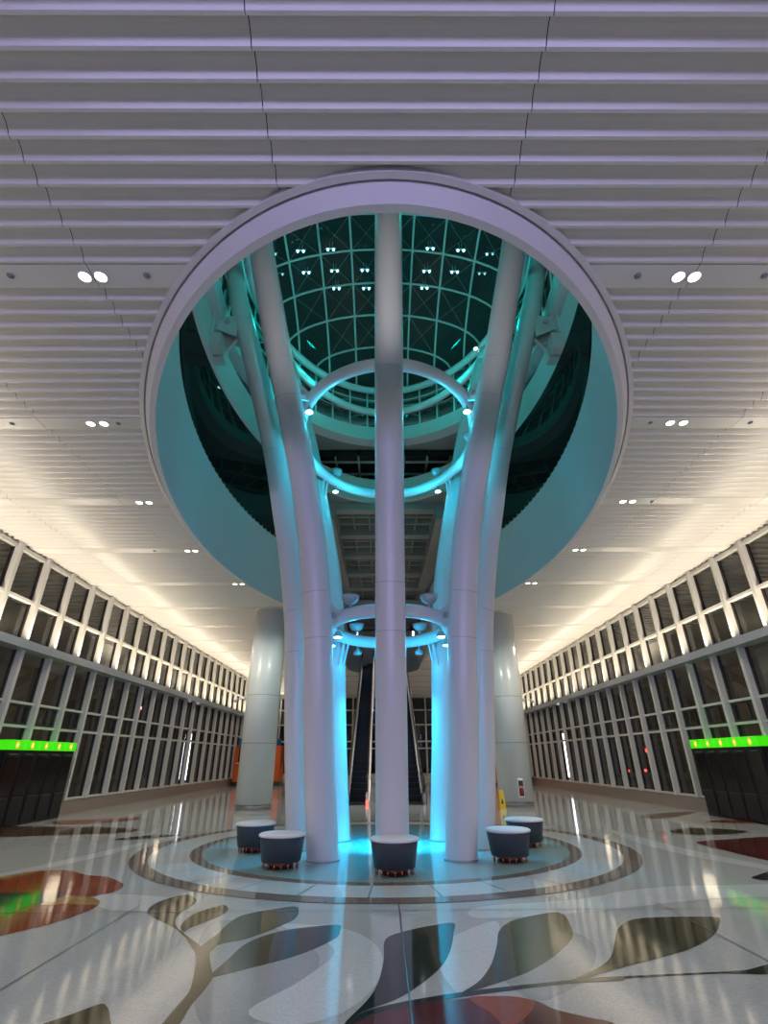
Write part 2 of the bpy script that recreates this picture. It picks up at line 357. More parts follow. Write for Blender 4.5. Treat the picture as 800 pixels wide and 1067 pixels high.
def wall_between(mb, A, za, B, zb, mi=0, keep=None, smooth=True, flip=False):
    L = len(A); fa = za if callable(za) else (lambda q: za); fb_ = zb if callable(zb) else (lambda q: zb)
    vs = [(x, y, fa(y)) for x, y in A]+[(x, y, fb_(y)) for x, y in B]
    fs = []
    for i in range(L):
        j = (i+1) % L
        if keep and not (keep(A[i]) and keep(A[j])): continue
        f = (i, j, L+j, L+i); fs.append(f[::-1] if flip else f)
    mb.add(vs, fs, mi, smooth)

rim = MB()
prof = [(.31, 7.37), (.31, 7.29), (.235, 7.28), (.235, 7.34), (.205, 7.34), (.205, 7.27), (.1, 7.06), (0, 7.06), (0, 7.1)]
for (o0, z0), (o1, z1) in zip(prof, prof[1:]):
    wall_between(rim, outline(o0), z0, outline(o1), z1)
struct(rim.build('trim_1', M['rim']), 'smooth pale rim around the oval ceiling opening')
fas = MB(); wall_between(fas, outline(0), 7.1, outline(0), 9.5); wall_between(fas, outline(0), 9.5, outline(.3), 9.52)
struct(fas.build('wall_oculus', M['fascia']), 'curved fascia wall rising inside the oval opening')
sg = MB()
side = lambda p: p[1] < 19.6
def shifted(a, b, cy, ref): return [(.1+(x-.1)*a/EA, cy+(y-EC)*b/EB) if y < 19.7 else (x, y) for x, y in ref]
wall_between(sg, outline(.04), 9.52, shifted(5.42, EB, 12.0, outline(0)), 12.7, keep=side)
g = struct(sg.build('window_90', M['shaftglass']), 'dark curved glass wall above the oval fascia')
sgm = MB(); o0, o1 = outline(.04), shifted(5.42, EB, 12.0, outline(0))
for i in range(0, len(o0), 1):
    if side(o0[i]):
        (xa, ya), (xb, yb) = o0[i], o1[i]
        sgm.tube([(xa, ya, 9.5), (xa+(xb-xa)*.02, ya+(yb-ya)*.02, 9.6)], .02, 6)
sgm.build('glazing_clip', M['fascia'], g)

# ------------------------------------------------------------------ slatted ceiling
def strips(y0, y1, hole, joints, gap=.0045):
    """x intervals at a row of the ceiling, outside the opening, cut at the panel joints"""
    out = []
    edges = [-WX+.06]+joints+[WX-.06]
    for a, b in zip(edges, edges[1:]):
        out.append((a+gap, b-gap))
    return out
JX = [-9.04, -6.41, -3.78, -1.15, 1.48, 4.11, 6.74, 9.37]
def hole_w(y):
    # opening widened by the rim, measured along x
    o = .26
    if y < EC-EB-o: return 0
    if y <= 19: return (EA+o)*math.sqrt(max(0, 1-((y-EC)/(EB+o))**2))
    if y < 37.4+o: return half_width(min(y, 37.35))+o if y < 36.5 else (2.4+o)*math.sqrt(max(0, 1-((y-35)/(2.4+o))**2))
    return 0
cb = MB()
SL = [(0, .108), (.1, .107), (.25, .1), (.4, .086), (.53, .065), (.64, .04), (.73, .015), (.78, 0), (.92, 0), (.925, .108)]
def ceil_profile():
    P = []; per = 3.215; y0 = 4.37-per*4
    for k in range(19):
        a = y0+k*per
        P += [(a, .0), (a+.175, .0), (a+.35, .0), (a+.352, .108)]
        p = (per-.352)/12
        for i in range(12):
            for u, z in SL[1:]: P.append((a+.352+(i+u)*p, z))
            if i == 11: P.append((a+per-.002, .108))
    return P
CPR = ceil_profile()
hx = .1
for (ya, za), (yb, zb) in zip(CPR, CPR[1:]):
    if ya > 53: break
    wa, wb = hole_w(ya), hole_w(yb)
    steep = abs(zb-za) > 3*abs(yb-ya)
    for a, b in strips(ya, yb, None, JX):
        segs = []
        if wa <= 0 and wb <= 0: segs = [(a, b, a, b)]
        else:
            la, lb, ra, rb = hx-wa, hx-wb, hx+wa, hx+wb
            if a < max(la, lb): segs.append((a, min(b, max(a, la)), a, min(b, max(a, lb))))
            if b > min(ra, rb): segs.append((max(a, min(b, ra)), b, max(a, min(b, rb)), b))
        for x0a, x1a, x0b, x1b in segs:
            if x1a-x0a < 1e-4 and x1b-x0b < 1e-4: continue
            cb.add([(x0a, ya, HC+za), (x0b, yb, HC+zb), (x1b, yb, HC+zb), (x1a, ya, HC+za)], [(0, 1, 2, 3)], 0, False)
# dark void above the slats
vs = []; 
yy = [-9]+[EC-EB-.3+.02]+[4+.5*i for i in range(0, 68)]+[54]
for ya, yb in zip(yy, yy[1:]):
    wa, wb = hole_w(ya)+.03, hole_w(yb)+.03
    if hole_w(ya) <= 0: wa = 0
    if hole_w(yb) <= 0: wb = 0
    for sx in (-1, 1):
        q = [(sx*(WX+.1), ya, HC+.135), (sx*(WX+.1), yb, HC+.135), (hx+sx*wb, yb, HC+.135), (hx+sx*wa, ya, HC+.135)]
        cb.add(q, [(0, 1, 2, 3) if sx < 0 else (3, 2, 1, 0)], 1)
struct(cb.build('ceiling', [M['ceil'], M['dark']]), 'white ceiling of scalloped slats crossed by flat strips')

# ------------------------------------------------------------------ window walls
PITCH = 1.365
Z = dict(b=.42, r1=2.5, r2=3.12, l0=4.48, l1=4.68, m=5.86)
fin = MB()        # local frame: bay from y=0 (fin centre) to PITCH, wall plane x=0, inside is +x
fin.box(-.06, .2, -.065, .065, Z['b'], Z['l0']); fin.box(-.06, .2, -.065, .065, Z['l1'], HC-.02)
for z, h, d in ((Z['r1'], .07, .1), (Z['r2'], .07, .1), (Z['m'], .09, .12), (HC-.1, .1, .1), (Z['b']+.03, .06, .1)):
    fin.box(-.05, d, .065, PITCH-.065, z-h/2, z+h/2)
dk = MB()
for z0, z1 in ((Z['b']+.06, Z['r1']-.035), (Z['r1']+.035, Z['r2']-.035), (Z['r2']+.035, Z['l0']), (Z['l1'], Z['m']-.045), (Z['m']+.045, HC-.15)):
    for y0, y1 in ((.065, .1), (PITCH-.1, PITCH-.065)): dk.box(-.05, .03, y0, y1, z0, z1)
vent = MB()
a, b = Z['r1']+.035, Z['r2']-.035
vent.box(-.03, .05, .1, .17, a, b); vent.box(-.03, .05, PITCH-.17, PITCH-.1, a, b); vent.box(-.03, .05, .17, PITCH-.17, a, a+.06); vent.box(-.03, .05, .17, PITCH-.17, b-.06, b)
vent.box(-.03, .04, .8, .84, a, b)
pane = MB()
for z0, z1 in ((Z['b']+.06, Z['l0']), (Z['l1'], HC-.1)):
    pane.add([(-.02, .066, z0), (-.02, PITCH-.066, z0), (-.02, PITCH-.066, z1), (-.02, .066, z1)], [(0, 1, 2, 3)])
proto = None; wn = 0
for s in (-1, 1):
    for k in range(-10, 29):
        y = 13.52+PITCH*k
        wn += 1
        if proto is None:
            o = fin.build('window_1', M['fin']); dk.build('inner_frame', M['frame_dark'], o)
            vent.build('vent_sash', M['frame_dark'], o); pane.build('glass_pane', M['glass'], o)
            proto = o; struct(o, 'tall window bay with white fin and five rows of glass')
        else:
            o = copy_tree(proto); o.name = 'window_%d' % wn
        # mirrored wall: turn the bay round, its fin then stands at the far side
        if s < 0: o.location = (-WX, y, 0); o.rotation_euler.z = 0
        else: o.location = (WX, y+0*PITCH, 0); o.rotation_euler.z = PI
for s, nm in ((-1, 'left'), (1, 'right')):
    ws = MB()
    ws.box(min(s*WX, s*(WX+.25)), max(s*WX, s*(WX+.25)), -9, 54, 0, Z['b'])
    ws.box(min(s*WX, s*(WX+.25)), max(s*WX, s*(WX+.25)), -9, 54, HC-.05, HC+.6)
    ws.box(min(s*WX, s*(WX+.25)), max(s*WX, s*(WX+.25)), -9, -.2, Z['b'], HC)
    struct(ws.build('wall_'+nm, M['fin']))
    bb = MB(); x0, x1 = sorted((s*(WX-.01), s*(WX-.14)))
    bb.box(x0, x1, -.2, 52, 0.0, Z['b']-.02)
    struct(bb.build('baseboard_'+nm, M['base']))
    lg = MB(); x0, x1 = sorted((s*(WX+.05), s*(WX-.46)))
    lg.box(x0, x1, -.2, 52, Z['l0'], Z['l1']-.03)
    xa, xb = sorted((s*(WX-.44), s*(WX-.46))); lg.box(xa, xb, -.2, 52, Z['l1']-.03, Z['l1']+.02)
    struct(lg.build('trim_%d' % (2 if s < 0 else 3), M['lampbody']), 'grey light ledge along the %s window wall' % nm)
# end wall
ew = MB(); ew.box(-WX, WX, 52.2, 52.5, 0, .4); ew.box(-WX, WX, 52.2, 52.5, HC-.3, HC+.6)
for i in range(15):
    x = -9.8+1.4*i; ew.box(x-.07, x+.07, 52.0, 52.3, .4, HC-.3)
for z in (2.5, 3.1, 4.55, 5.86): ew.box(-WX, WX, 52.05, 52.25, z-.06, z+.06)
ewo = struct(ew.build('wall_end', M['fin']), 'far end wall with a white window grid')
ep = MB(); ep.add([(-WX, 52.2, .4), (WX, 52.2, .4), (WX, 52.2, HC-.3), (-WX, 52.2, HC-.3)], [(0, 1, 2, 3)])
ep.build('glass_pane', M['glass'], ewo)
bw = MB(); bw.box(-WX, WX, -9.2, -9, 0, HC+.4)
struct(bw.build('wall_back', M['fin']))

# ------------------------------------------------------------------ upper levels
def ell(a, b, cy, n=96, cx=.17): return [(cx+a*math.sin(2*PI*i/n), cy-b*math.cos(2*PI*i/n)) for i in range(n)]
P2 = ell(5.42, 9.47, 12.0); E_ = ell(5.25, 7.35, 12.2)
zE = lambda y: 14.3+.095*(y-12)
zE2 = lambda y: zE(y)+.7
uf = MB()
wall_between(uf, P2, 12.7, P2, 13.95, 0); wall_between(uf, P2, 13.95, ell(5.55, 9.6, 12.0), 14.0, 0)
wall_between(uf, ell(5.5, 9.55, 12.0), 12.65, P2, 12.7, 0)
struct(uf.build('trim_4', M['fascia']), 'upper curved slab edge above the dark glass')
uc = MB()
wall_between(uc, ell(5.7, 7.85, 12.2), lambda y: zE(y)-.12, E_, zE, 0); wall_between(uc, E_, zE, E_, zE2, 0)
wall_between(uc, E_, zE2, ell(6.4, 8.6, 12.2), lambda y: zE2(y)+.02, 0)
struct(uc.build('trim_9', M['fascia']), 'curved curb below the clerestory glass')
# roof underside seen between the slab edge and the curb, with slots
ru = MB()
q0, q1 = ell(5.7, 7.85, 12.2), ell(9.5, 14, 12.0)
wall_between(ru, q0, lambda y: zE(y)-.1, q1, lambda y: 14.6+.05*(y-12), 0)
y = 20.3
while y < 27:
    ru.box(-6, 6, y, y+.42, 14.6, 14.95, 1); ru.box(-6, 6, y+.52, y+.6, 14.55, 14.95, 2)
    for x in range(-5, 6): ru.box(x*1.1-.04, x*1.1+.04, y, y+1.1, 14.5, 14.95, 2)
    y += 1.15
struct(ru.build('ceiling_roof', [M['soffit'], M['dark'], M['beam']]), 'roof underside with rows of dark slots')
# ceiling of the upper hall: soffit sheet with a ladder of coffers beyond the opening
us = MB()
ys = [-2]+[2.5+.25*i for i in range(0, 77)]+[21.6, 60]
def ow(y): return 5.46*math.sqrt(max(0, 1-((y-12.0)/9.51)**2))
for ya, yb in zip(ys, ys[1:]):
    wa, wb = ow(ya), ow(yb)
    if ya >= 21.55: wa = wb = 2.35
    for sx in (-1, 1):
        us.add([(.17+sx*wa, ya, 12.7), (.17+sx*wb, yb, 12.7), (sx*13, yb, 12.7), (sx*13, ya, 12.7)], [(0, 1, 2, 3)])
us.box(-3, 3, 21.6, 60, 14.0, 14.1, 1)
struct(us.build('ceiling_upper', [M['soffit'], M['dark']]), 'grey ceiling of the upper hall')
cf = MB()
y = 21.5
while y < 56:
    cf.box(.17-2.4, .17+2.4, y, y+.55, 12.35, 13.1)
    for q in (1.25, 2.1): cf.box(.17-2.4, .17+2.4, y+q, y+q+.14, 12.55, 12.95)
    for x in (-1.6, -.8, 0, .8, 1.6): cf.box(.17+x-.04, .17+x+.04, y+.55, y+3.1, 12.6, 12.9)
    y += 3.1
struct(cf.build('trim_5', M['beam']), 'ladder of coffer beams in the upper ceiling')
for n_, sx in ((6, -1), (7, 1)):
    rb = MB(); N = 24; vs = []
    for i in range(N+1):
        y = 21.4+i*34/N; zb = 11.7+.8*min(1, ((y-21)/14)**2)
        xo = 3.4-.5*min(1, (y-20)/16)
        vs += [(.17+sx*2.4, y, zb+.1), (.17+sx*xo, y, zb), (.17+sx*xo, y, 12.9), (.17+sx*2.4, y, 12.9)]
    fs = []
    for i in range(N):
        for k in range(4): fs.append((4*i+k, 4*i+(k+1) % 4, 4*i+4+(k+1) % 4, 4*i+4+k))
    rb.add(vs, fs+[(0, 1, 2, 3)])
    struct(rb.build('trim_%d' % n_, M['beam']), 'curved rib beside the coffers in the upper ceiling')
xb = MB(); xb.box(-9, 9, 36.3, 36.8, 11.7, 12.2); xb.box(-9, 9, 46.3, 46.8, 11.7, 12.2)
struct(xb.build('trim_8', M['fascia']), 'cross beams of the upper hall')
uw = MB(); uw.box(-13, 13, 60, 60.3, 9.5, 14.5); uw.box(-13.3, -13, -2, 60, 7.9, 16); uw.box(13, 13.3, -2, 60, 7.9, 16); uw.box(-13, 13, -2.3, -2, 7.9, 16)
struct(uw.build('wall_upper', M['soffit']))
uflo = MB()
yy = [-2]+[3.6+.5*i for i in range(0, 68)]+[37.38, 60]
for ya, yb in zip(yy, yy[1:]):
    wa, wb = half_width(ya)+.3, half_width(yb)+.3
    if half_width(ya) <= 0: wa = 0
    if half_width(yb) <= 0: wb = 0
    for sx in (-1, 1):
        uflo.add([(.1+sx*wa, ya, 9.5), (.1+sx*wb, yb, 9.5), (sx*13, yb, 9.5), (sx*13, ya, 9.5)], [(0, 1, 2, 3)])
struct(uflo.build('floor_upper', M['soffit']), 'floor of the upper hall')

# clerestory between slab edge and skylight ring
cl = MB(); wall_between(cl, ell(5.35, 7.45, 12.2), zE2, ell(5.6, 7.75, 12.2), 18.2, smooth=True)
clo = struct(cl.build('window_91', M['domeglass']), 'dark clerestory glass below the skylight')
cp = MB(); A_, B_ = ell(5.3, 7.4, 12.2, 40), ell(5.54, 7.69, 12.2, 40)
for (x0, y0), (x1, y1) in zip(A_, B_): cp.tube([(x0, y0, zE2(y0)), (x1, y1, 18.2)], .045, 6)
for t in (.35, .7):
    cp.tube([(x, y, zE2(y)+t*(18.2-zE2(y))) for x, y in ell(5.3+.24*t, 7.4+.29*t, 12.2, 72)], .03, 6, closed=True)
cp.build('clerestory_post', M['mullion'], clo)

# skylight: half ellipsoid of glass with a square grid of bars
DA, DB, DH, DZ, DY = 5.6, 7.75, 2.7, 18.2, 12.2
def dz(x, y):
    q = ((x-.1)/DA)**2+((y-DY)/DB)**2
    return DZ+DH*math.sqrt(max(0, 1-q))
gx = [.04+1.28*k for k in range(-4, 5)]; gy = [14.0+1.5*k for k in range(-6, 5)]+[12.2+7.7]
def line_x(x):
    h = DB*math.sqrt(max(0, 1-((x-.1)/DA)**2)); n = 20
    return [(x, DY+h*math.sin(PI*(i/n-.5)), dz(x, DY+h*math.sin(PI*(i/n-.5)))) for i in range(n+1)]
def line_y(y):
    h = DA*math.sqrt(max(0, 1-((y-DY)/DB)**2)); n = 20
    return [(.1+h*math.sin(PI*(i/n-.5)), y, dz(.1+h*math.sin(PI*(i/n-.5)), y)) for i in range(n+1)]
dm = MB(); vs = []; fs = []
NR, NA = 10, 40
for i in range(NR+1):
    r = math.sin(PI/2*i/NR)
    for k in range(NA):
        a = 2*PI*k/NA; x, y = .1+DA*r*math.cos(a), DY+DB*r*math.sin(a); vs.append((x, y, DZ+DH*math.cos(PI/2*i/NR)+.06))
for i in range(NR):
    for k in range(NA): fs.append((i*NA+k, i*NA+(k+1) % NA, (i+1)*NA+(k+1) % NA, (i+1)*NA+k))
dm.add(vs, fs, 0, True)
sky = struct(dm.build('ceiling_skylight', M['domeglass']), 'dark glass dome with teal-lit square grid')
gb = MB()
for x in gx: gb.tube(line_x(x), .05, 6)
for y in gy: gb.tube(line_y(y), .05, 6)
gb.build('skylight_bar', M['mullion'], sky)
cbx = MB()
for i in range(len(gx)-1):
    for j in range(5, len(gy)-2):
        x0, x1, y0, y1 = gx[i], gx[i+1], gy[j], gy[j+1]
        if all(((x-.1)/DA)**2+((y-DY)/DB)**2 < .98 for x in (x0, x1) for y in (y0, y1)):
            cbx.tube([(x0, y0, dz(x0, y0)-.03), (x1, y1, dz(x1, y1)-.03)], .006, 4); cbx.tube([(x0, y1, dz(x0, y1)-.03), (x1, y0, dz(x1, y0)-.03)], .006, 4)
cbx.build('bracing_cable', M['lampbody'], sky)
# ------------------------------------------------------------------ the ring of eight columns
PROF = [(0, 1.72), (2, 1.95), (4.3, 2.14), (6, 2.42), (7.5, 2.8), (9, 3.27), (10.5, 3.76), (12, 4.2), (13.5, 4.62), (15.5, 5.08), (17.6, 5.5)]
PROF2 = [(0, 1.78), (2, 1.98), (4.3, 2.16), (6, 2.42), (7.5, 2.74), (9, 3.07), (10.5, 3.48), (12, 3.92), (13.5, 4.36), (15.5, 4.95), (17.4, 5.4)]
PROF3 = [(0, 1.64), (2, 1.85), (4.3, 2.02), (6, 2.25), (7.5, 2.65), (9, 3.1), (10.5, 3.55), (12, 4.05), (13.5, 4.6), (15.5, 5.4), (17.2, 6.1)]
def pr(P, z):
    P2 = P
    for (z0, r0), (z1, r1) in zip(P2, P2[1:]):
        if z <= z1: return r0+(r1-r0)*(z-z0)/(z1-z0)
    return P2[-1][1]
def col_point(a, z, P=PROF, d=0.):
    r = pr(P, z)+d; return Vector((AX+r*math.sin(a), AY-r*math.cos(a), z))
COLS = [(0, 'front', 'white curved column standing alone at the front of the ring, behind the middle drum seat'),
        (45, 'fr', 'white curved column rising behind the drum seat on the right of the ring'),
        (90, 'r', 'slim white column half hidden on the right side of the ring'),
        (135, 'br', 'cyan-lit back column on the right of the ring, beside the right escalator'),
        (180, 'b', 'white column at the back of the ring, hidden by the front column'),
        (225, 'bl', 'cyan-lit back column on the left of the ring, beside the left escalator'),
        (270, 'l', 'slim white column half hidden on the left side of the ring'),
        (315, 'fl', 'white curved column rising behind the left front drum seat')]
for deg, nm, lab in COLS:
    a = math.radians(deg)
    P = PROF2 if deg in (90, 270) else PROF3 if deg in (135, 180, 225) else PROF
    ztop = P[-1][0]
    path = catmull([(col_point(a, z, P)) [:] for z, _ in P], 6, False)
    base = col_point(a, 0, P)
    t = thing('ring_column', lab, 'column', (base.x, base.y, 0), 0, 'columns of the light ring')
    path = [(p[0]-base.x, p[1]-base.y, p[2]) for p in path]
    rad = [.285+.03*min(1, p[2]/10) for p in path]
    MB().tube(path, rad, 40).build('column_shaft', M['white'], t)
    for z in (3.8, 4.75, 9.25, 10.2, 14.2):
        p = col_point(a, z, P)-base; q = col_point(a, z+.012, P)-base
        r = .2855+.03*min(1, z/10)
        MB().tube([p[:], q[:]], r+.0012, 40, cap=False).build('joint_band', M['lampbody'], t)
    MB().lathe([(.30, 0), (.30, .03), (.287, .035)], 40).build('base_plate', M['lampbody'], t)
    if deg in (90, 270):
        s = 1 if deg == 90 else -1
        # steel seat that props the column off the slab edge
        p = col_point(a, 13.95, P)-base
        pl = MB()
        for dy in (-.22, .22):
            pl.add([(p.x+s*.2, p.y+dy-.02, p.z-.5), (p.x+s*.9, p.y+dy-.02, p.z-.15), (p.x+s*.9, p.y+dy-.02, p.z+.35), (p.x+s*.2, p.y+dy-.02, p.z+.4),
                    (p.x+s*.2, p.y+dy+.02, p.z-.5), (p.x+s*.9, p.y+dy+.02, p.z-.15), (p.x+s*.9, p.y+dy+.02, p.z+.35), (p.x+s*.2, p.y+dy+.02, p.z+.4)],
                   [(0, 1, 2, 3), (7, 6, 5, 4), (0, 4, 5, 1), (1, 5, 6, 2), (2, 6, 7, 3), (3, 7, 4, 0)])
        g = pl.build('gusset_plate', M['fascia'], t)
        MB().tube([(p.x+s*.55, p.y-.3, p.z+.1), (p.x+s*.55, p.y+.3, p.z+.1)], .09, 16).build('pin', M['lampbody'], g)
        bx = MB(); x0, x1 = sorted((p.x+s*.85, p.x+s*1.2)); bx.box(x0, x1, p.y-.5, p.y+.5, p.z-.55, p.z+.45, bev=.03)
        x0, x1 = sorted((p.x+s*.6, p.x+s*1.0)); bx.box(x0, x1, p.y-.42, p.y-.05, p.z-1.1, p.z-.5, bev=.02); bx.box(x0, x1, p.y+.05, p.y+.42, p.z-1.1, p.z-.5, bev=.02)
        bx.build('bearing_block', M['fascia'], t)
        for dz2 in (-1.0, .9):
            MB().tube([(p.x+s*.1, p.y, p.z+.2*dz2), (p.x+s*1.2, p.y+.5, p.z+dz2*1.1)], .06, 8).build('prop_rod', M['fascia'], t)

# ------------------------------------------------------------------ tie rings
def ring_path(a, b, cx, cy, z, n=96): return [(cx+a*math.sin(2*PI*i/n), cy-b*math.cos(2*PI*i/n), z) for i in range(n)]
def tie_ring(name, lab, a, b, z, rad, P_of, cy=AY, brackets=True, strut=True):
    t = thing(name, lab, 'ring', (AX, cy, z), 0, 'tubular rings tying the columns')
    MB().tube(ring_path(a, b, 0, 0, 0), rad, 20, closed=True).build('ring_tube', M['white'], t)
    if brackets:
        for deg, nm, _ in COLS:
            P = PROF2 if deg in (90, 270) else PROF3 if deg in (135, 180, 225) else PROF
            an = math.radians(deg); q = col_point(an, z, P)-Vector((AX, cy, z))
            # ring point in the same direction
            r = 1/math.sqrt((math.sin(an)/a)**2+(math.cos(an)/b)**2); p = Vector((r*math.sin(an), -r*math.cos(an), 0))
            d = (q-p); L = d.length; d.normalize(); w = Vector((-d.y, d.x, 0))*.03
            e0, e1 = p-d*(-rad*.6), q-d*.27
            if (e1-e0).dot(d) < .02: e0 = p; e1 = q-d*.2
            vs = []
            for sgn in (-1, 1):
                vs += [e0+w*sgn+Vector((0, 0, -.12)), e1+w*sgn+Vector((0, 0, -.3)), e1+w*sgn+Vector((0, 0, .3)), e0+w*sgn+Vector((0, 0, .12))]
            br = MB().add(vs, [(0, 1, 2, 3), (7, 6, 5, 4), (0, 4, 5, 1), (1, 5, 6, 2), (2, 6, 7, 3), (3, 7, 4, 0)]).build('bracket_plate', M['white'], t)
            mid = (e0+e1)/2
            MB().tube([mid-w*1.7, mid+w*1.7], .07, 16).build('bolt', M['lampbody'], br)
            if strut and deg in (135, 225):
                for sg_ in (-.07, .07):
                    n = Vector((-d.y, d.x, 0))*sg_
                    MB().tube([p+n+Vector((0, 0, -.05)), col_point(an, z-.85, P)-Vector((AX, cy, z))-d*.2+n], .028, 8).build('stay_rod', M['white'], t)
    return t
tie_ring('tie_ring', 'lowest and smallest white tube ring tying the columns above head height', 1.38, 1.64, 4.37, .145, PROF)
tie_ring('tie_ring', 'middle white tube ring tying the columns above the oval ceiling opening', 2.41, 3.12, 9.65, .15, PROF)
tie_ring('tie_ring', 'lower of the two cyan-lit tube rings under the skylight', 4.6, 7.2, 16.45, .17, PROF, 12.2, False)
tie_ring('tie_ring', 'upper of the two cyan-lit tube rings, right at the skylight edge', 5.3, 7.45, 17.95, .17, PROF, 12.2, False)

# ------------------------------------------------------------------ floodlights on the rings
def flood(lab, loc, lit=True, group=None):
    t = thing('ring_floodlight', lab, 'floodlight', loc, 0, group or 'floodlights on the rings')
    MB().lathe([(.03, .13), (.06, .12), (.095, .02), (.1, 0), (.09, 0)], 24).build('housing', M['lampbody'], t)
    MB().lathe([(.085, -.012), (.085, .004)], 24).build('lens', M['cyanlamp'] if lit else M['lampbody'], t)
    b = MB(); b.tube([(0, 0, .11), (0, 0, .2)], .018, 8); b.box(-.11, .11, -.015, .015, .05, .065); b.build('yoke', M['lampbody'], t)
    return t
def dish(lab, loc):
    t = thing('uplight_dish', lab, 'uplight', loc, 0, 'dish uplights on the rings')
    MB().lathe([(.03, -.02), (.1, -.005), (.155, .04), (.185, .1), (.195, .16), (.17, .16), (.14, .09)], 28).build('bowl', M['lampbody'], t)
    MB().lathe([(.03, -.1), (.03, 0)], 12).build('stem', M['lampbody'], t)
    MB().lathe([(.165, .14), (.165, .15)], 24).build('lens', M['shaftglass'], t)
    return t
def rp(a, b, z, deg, cy=AY, k=1.): an = math.radians(deg); return (AX+k*a*math.sin(an), cy-k*b*math.cos(an), z)
LOW, MID = (1.38, 1.64, 4.37), (2.41, 3.12, 9.65)
for s, w in ((-1, 'left'), (1, 'right')):
    dish('shallow dish uplight on the lowest ring beside the %s front column' % w, rp(1.38, 1.64, 4.62, s*38))
    dish('shallow dish uplight at the back of the lowest ring, %s of the front column' % w, rp(1.38, 1.64, 4.62, s*142, k=.98))
    flood('lit round floodlight under the %s front of the lowest ring' % w, rp(1.38, 1.64, 4.02, s*63, k=.93))
    flood('lit round floodlight under the %s side of the lowest ring beside the bracket' % w, rp(1.38, 1.64, 4.02, s*98))
    flood('unlit floodlight under the back of the lowest ring, towards the %s back column' % w, rp(1.38, 1.64, 4.02, s*145), lit=False)
    flood('bright floodlight hanging under the %s front of the middle ring' % w, rp(2.41, 3.12, 9.3, s*54))
    flood('lit floodlight under the back of the middle ring beside the %s back column' % w, rp(2.41, 3.12, 9.3, s*137))
    dish('dish uplight on the back of the middle ring above the %s back column' % w, rp(2.41, 3.12, 9.92, s*137))
    dish('dish uplight on the %s side of the middle ring' % w, rp(2.41, 3.12, 9.92, s*95))
for nm, x, y, z in (('left side of the upper skylight ring beside the slim column', -5.05, 12.0, 17.75), ('right back of the upper skylight ring behind the front right column', 4.15, 16.55, 17.75), ('lower skylight ring at the left behind the front left column', -3.35, 17.3, 16.6)):
    flood('bright floodlight on the '+nm, (x, y, z))
# reflections in the skylight panes, modelled as small twin lamps below them
DL = [(-4.39, 13.61), (-3.24, 13.48), (-2.02, 13.41), (-4.27, 14.55), (-3.15, 14.48), (-1.95, 14.39), (-0.68, 14.36), (-1.94, 15.27), (-0.64, 15.27), (1.98, 13.37), (3.22, 13.45), (4.42, 13.6), (1.92, 14.41), (3.1, 14.45), (4.27, 14.52), (1.89, 15.25)]
LB = ['leftmost of the first row', 'second from the left in the first row', 'third from the left in the first row', 'leftmost of the second row', 'second from the left in the second row', 'third from the left in the second row',
      'beside the front column in the second row', 'left one of the third row', 'beside the front column in the third row', 'just right of the front column in the first row', 'second right of the front column in the first row', 'rightmost of the first row',
      'just right of the front column in the second row', 'second right of the front column in the second row', 'rightmost of the second row', 'right of the front column in the third row']
pl0 = None
for (x, y), lb in zip(DL, LB):
    loc = (x*1.0, y, 19.98); lab = 'twin skylight reflection modelled as lamps, '+lb
    if pl0 is None:
        pl0 = thing('twin_reflection', lab, 'glint', loc, 0, 'skylight pane reflections modelled as lamps')
        MB().box(-.2, .2, -.025, .025, .06, .1).build('crossbar', M['mullion'], pl0)
        for s in (-1, 1): MB().lathe([(.02, .05), (.04, .03), (.045, -.01), (.035, -.04), (.01, -.05)], 14, s*.115).build('lamp', M['reflection_pair'], pl0)
        MB().box(-.06, -.045, -.01, .01, .1, .5).box(.045, .06, -.01, .01, .1, .5).build('hanger', M['mullion'], pl0)
    else: dup(pl0, lab, loc)

# ------------------------------------------------------------------ drum seats
def seat(lab, loc, k=1.):
    t = thing('drum_seat', lab, 'seat', loc, 0, 'drum seats round the columns')
    MB().lathe([(.30, .095), (.322, .095), (.372, .425), (.372, .44), (.3, .44)], 48).build('shell', M['seatshell'], t)
    MB().lathe([(.372, .441), (.392, .446), (.397, .458), (.392, .476), (.37, .486), (.1, .492)], 48).build('seat_top', M['seattop'], t)
    MB().lathe([(.2, .0), (.2, .1), (.1, .101)], 32).build('core', M['copperring'], t)
    for i in range(16):
        a = 2*PI*i/16
        MB().lathe([(.011, 0), (.011, .1)], 8, .285*math.cos(a), .285*math.sin(a)).build('leg', M['copper'], t)
    MB().lathe([(.3, .085), (.3, .097), (.2, .097)], 32).build('leg_ring', M['copper'], t)
    return t
s0 = seat('drum seat standing in front of the front column, middle of the five', (.19, 9.42, .0056))
dup(s0, 'drum seat with faintly pink top farthest left, behind another seat', (-2.5, 11.65, .0056), .1)
dup(s0, 'drum seat just left of the left front column', (-1.68, 10.0, .0056), .2)
dup(s0, 'drum seat just right of the right front column', (2.22, 10.45, .0056), .15)
dup(s0, 'drum seat farthest right, partly hidden behind another seat', (2.93, 12.1, .0056), .05)

